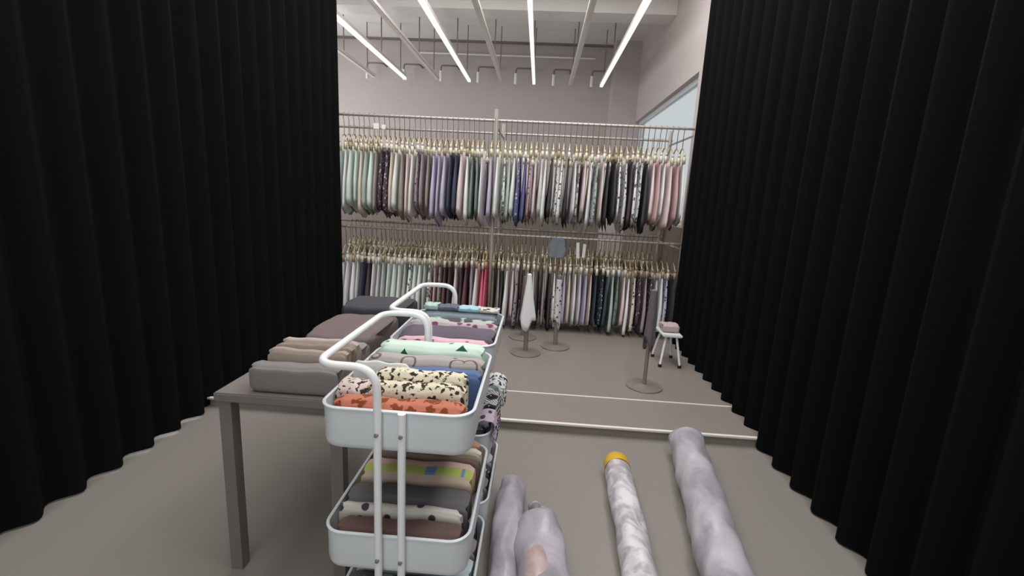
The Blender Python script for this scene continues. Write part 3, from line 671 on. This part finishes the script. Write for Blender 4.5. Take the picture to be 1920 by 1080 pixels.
def roll(pts, rad, m, label, seed=0, tape=None, taper=None, rough=0.004):
    """a wrapped roll along pts (far end first), lying on the floor"""
    rnd = random.Random(seed); a, b_ = Vector(pts[0]), Vector(pts[1]); d = b_-a; L = d.length; d.normalize()
    ang = math.atan2(d.y, d.x); root = empty('fabric_roll', (a.x, a.y, 0), label, 'fabric roll', None, ang)
    bm = bmesh.new(); n = 28; lv = 50; rings = []; p = [rnd.uniform(0, 6) for _ in range(4)]
    for i in range(lv+1):
        s = i/lv; x = L*s; rr0 = rad
        if taper: rr0 = taper(s)
        ring = []
        for k in range(n):
            t = 2*math.pi*k/n; w_ = rough*(math.sin(3*t+p[0]+x*14)+0.6*math.sin(5*t+p[1]-x*25)+0.5*math.sin(2*t+x*40+p[2]))
            if tape and x < 0.065: w_ = 0
            rr = rr0+w_; ring.append(bm.verts.new((x, rr*math.cos(t), max(0.001, rr0*0.97+rr*math.sin(t)))))
        rings.append(ring)
    for A, B in zip(rings, rings[1:]):
        for k in range(n): bm.faces.new((A[k], A[(k+1)%n], B[(k+1)%n], B[k]))
    for rr in (rings[0], rings[-1]):
        c = sum((v.co for v in rr), Vector())/n; cc = bm.verts.new(c)
        for k in range(n): bm.faces.new((rr[k], rr[(k+1)%n], cc))
    obj('wrapped_fabric', bm, m, root)
    if tape:
        bm = bmesh.new(); R0, R1 = rad*1.03, rad*0.55; z = rad*0.985; prof = [(0.062, R0*0.99), (0.062, R0), (0.004, R0), (-0.004, R0*0.94), (-0.004, R1), (0.002, R1)]
        rg = [[bm.verts.new((x, r_*math.cos(2*math.pi*k/32), max(0.0005, z+r_*math.sin(2*math.pi*k/32)))) for k in range(32)] for x, r_ in prof]
        for A, B in zip(rg, rg[1:]):
            for k in range(32): bm.faces.new((A[k], A[(k+1)%32], B[(k+1)%32], B[k]))
        obj('end_tape', bm, tape, root)
    return root
pw = plastic('clear_wrap_white_lace', hx('d3d0d6'), hx('a9a2a6'))
pg = plastic('clear_wrap_lilac', hx('b5b0b8'), hx('98929a'), 5)
pr_ = plastic('clear_wrap_pink', hx('b9b4ba'), hx('a99590'), 6)
tape_m = plain('yellow_tape', hx('d2ab2c'), 0.3, spec=0.6)
roll([(0.447, 2.06, 0), (0.395, 0.85, 0)], 0.060, pw, 'plastic-wrapped white fabric roll with yellow taped end', 1, tape=tape_m, rough=0.003)
roll([(0.845, 2.28, 0), (0.66, 1.1, 0)], 0.085, pg, 'pale wrapped fabric roll at the right edge of the floor', 2)
def tp(s): return 0.054*min(1, (0.28+s*14)**0.5) if s < 0.06 else 0.054*(1+0.12*math.sin(s*5))
roll([(-0.045, 1.87, 0), (-0.045, 0.9, 0)], 0.054, pg, 'lilac grey wrapped fabric roll right beside the trolleys', 3, taper=tp)
def tp2(s):
    if s < 0.06: return 0.022+0.02*math.sin(s/0.06*3.1)
    return 0.024+0.062*min(1, ((s-0.06)/0.16))**0.8
r = roll([(0.066, 1.71, 0), (0.098, 0.9, 0)], 0.08, pg, 'bulky plastic bag of fabric with knotted end beside the lilac roll', 4, taper=tp2, rough=0.006)
bm = bmesh.new()
bmesh.ops.create_uvsphere(bm, u_segments=20, v_segments=14, radius=1)
for v in bm.verts: v.co = Vector((0.45+0.22*v.co.x, 0.058*v.co.y-0.02, 0.108+0.066*v.co.z))
obj('printed_panel', bm, plastic('pink_print_under_wrap', hx('c4adab'), hx('a9918e'), 10), r)

# loose pieces among the hangers
bm = bmesh.new(); rows = []
for j in range(12):
    z = -0.205*j/11; hw = 0.05+0.03*min(1, j/4)
    rows.append([bm.verts.new((hw*(i/8-1)+hw*i/8*1.0+0.004*math.sin(j), 0.006*math.sin(i*1.3+j*0.25), z-(0.022*abs(i-4)/4*-1 if j == 11 else 0))) for i in range(9)])
for A, B in zip(rows, rows[1:]):
    for i in range(8): bm.faces.new((A[i], A[i+1], B[i+1], B[i]))
o = obj('hanging_cloth', bm, FAB['plain'], color=hx('7f858d')); o.location = (0.19, YF-0.035, ZL+0.005); md = o.modifiers.new('t', 'SOLIDIFY'); md.thickness = 0.004
tag(o, 'slate blue grey scrap of cloth hanging before the hooks of the lower rail', 'cloth')
paper_m = plain('white_card', hx('ecebe8'), 0.6)
for i, (x, z, wd, h, rl) in enumerate([(-1.545, 1.905, 0.05, 0.05, 'upper rail, left part, larger one'), (-1.475, 1.895, 0.035, 0.04, 'upper rail, left part, smaller one'), (0.385, 0.91, 0.03, 0.15, 'lower rail, left one of two'), (0.45, 0.90, 0.03, 0.13, 'lower rail, right one of two')]):
    bm = bmesh.new(); add_box(bm, -wd/2, wd/2, -0.001, 0.001, -h, 0); o = obj('paper_tag', bm, paper_m, smooth=False); o.location = (x, YF-0.03, z); o.rotation_euler = (0, 0.1*(i % 2)-0.05, 0.3)
    tag(o, 'white card tag before the hooks of the %s' % rl, 'tag', 'card tags among the hangers')
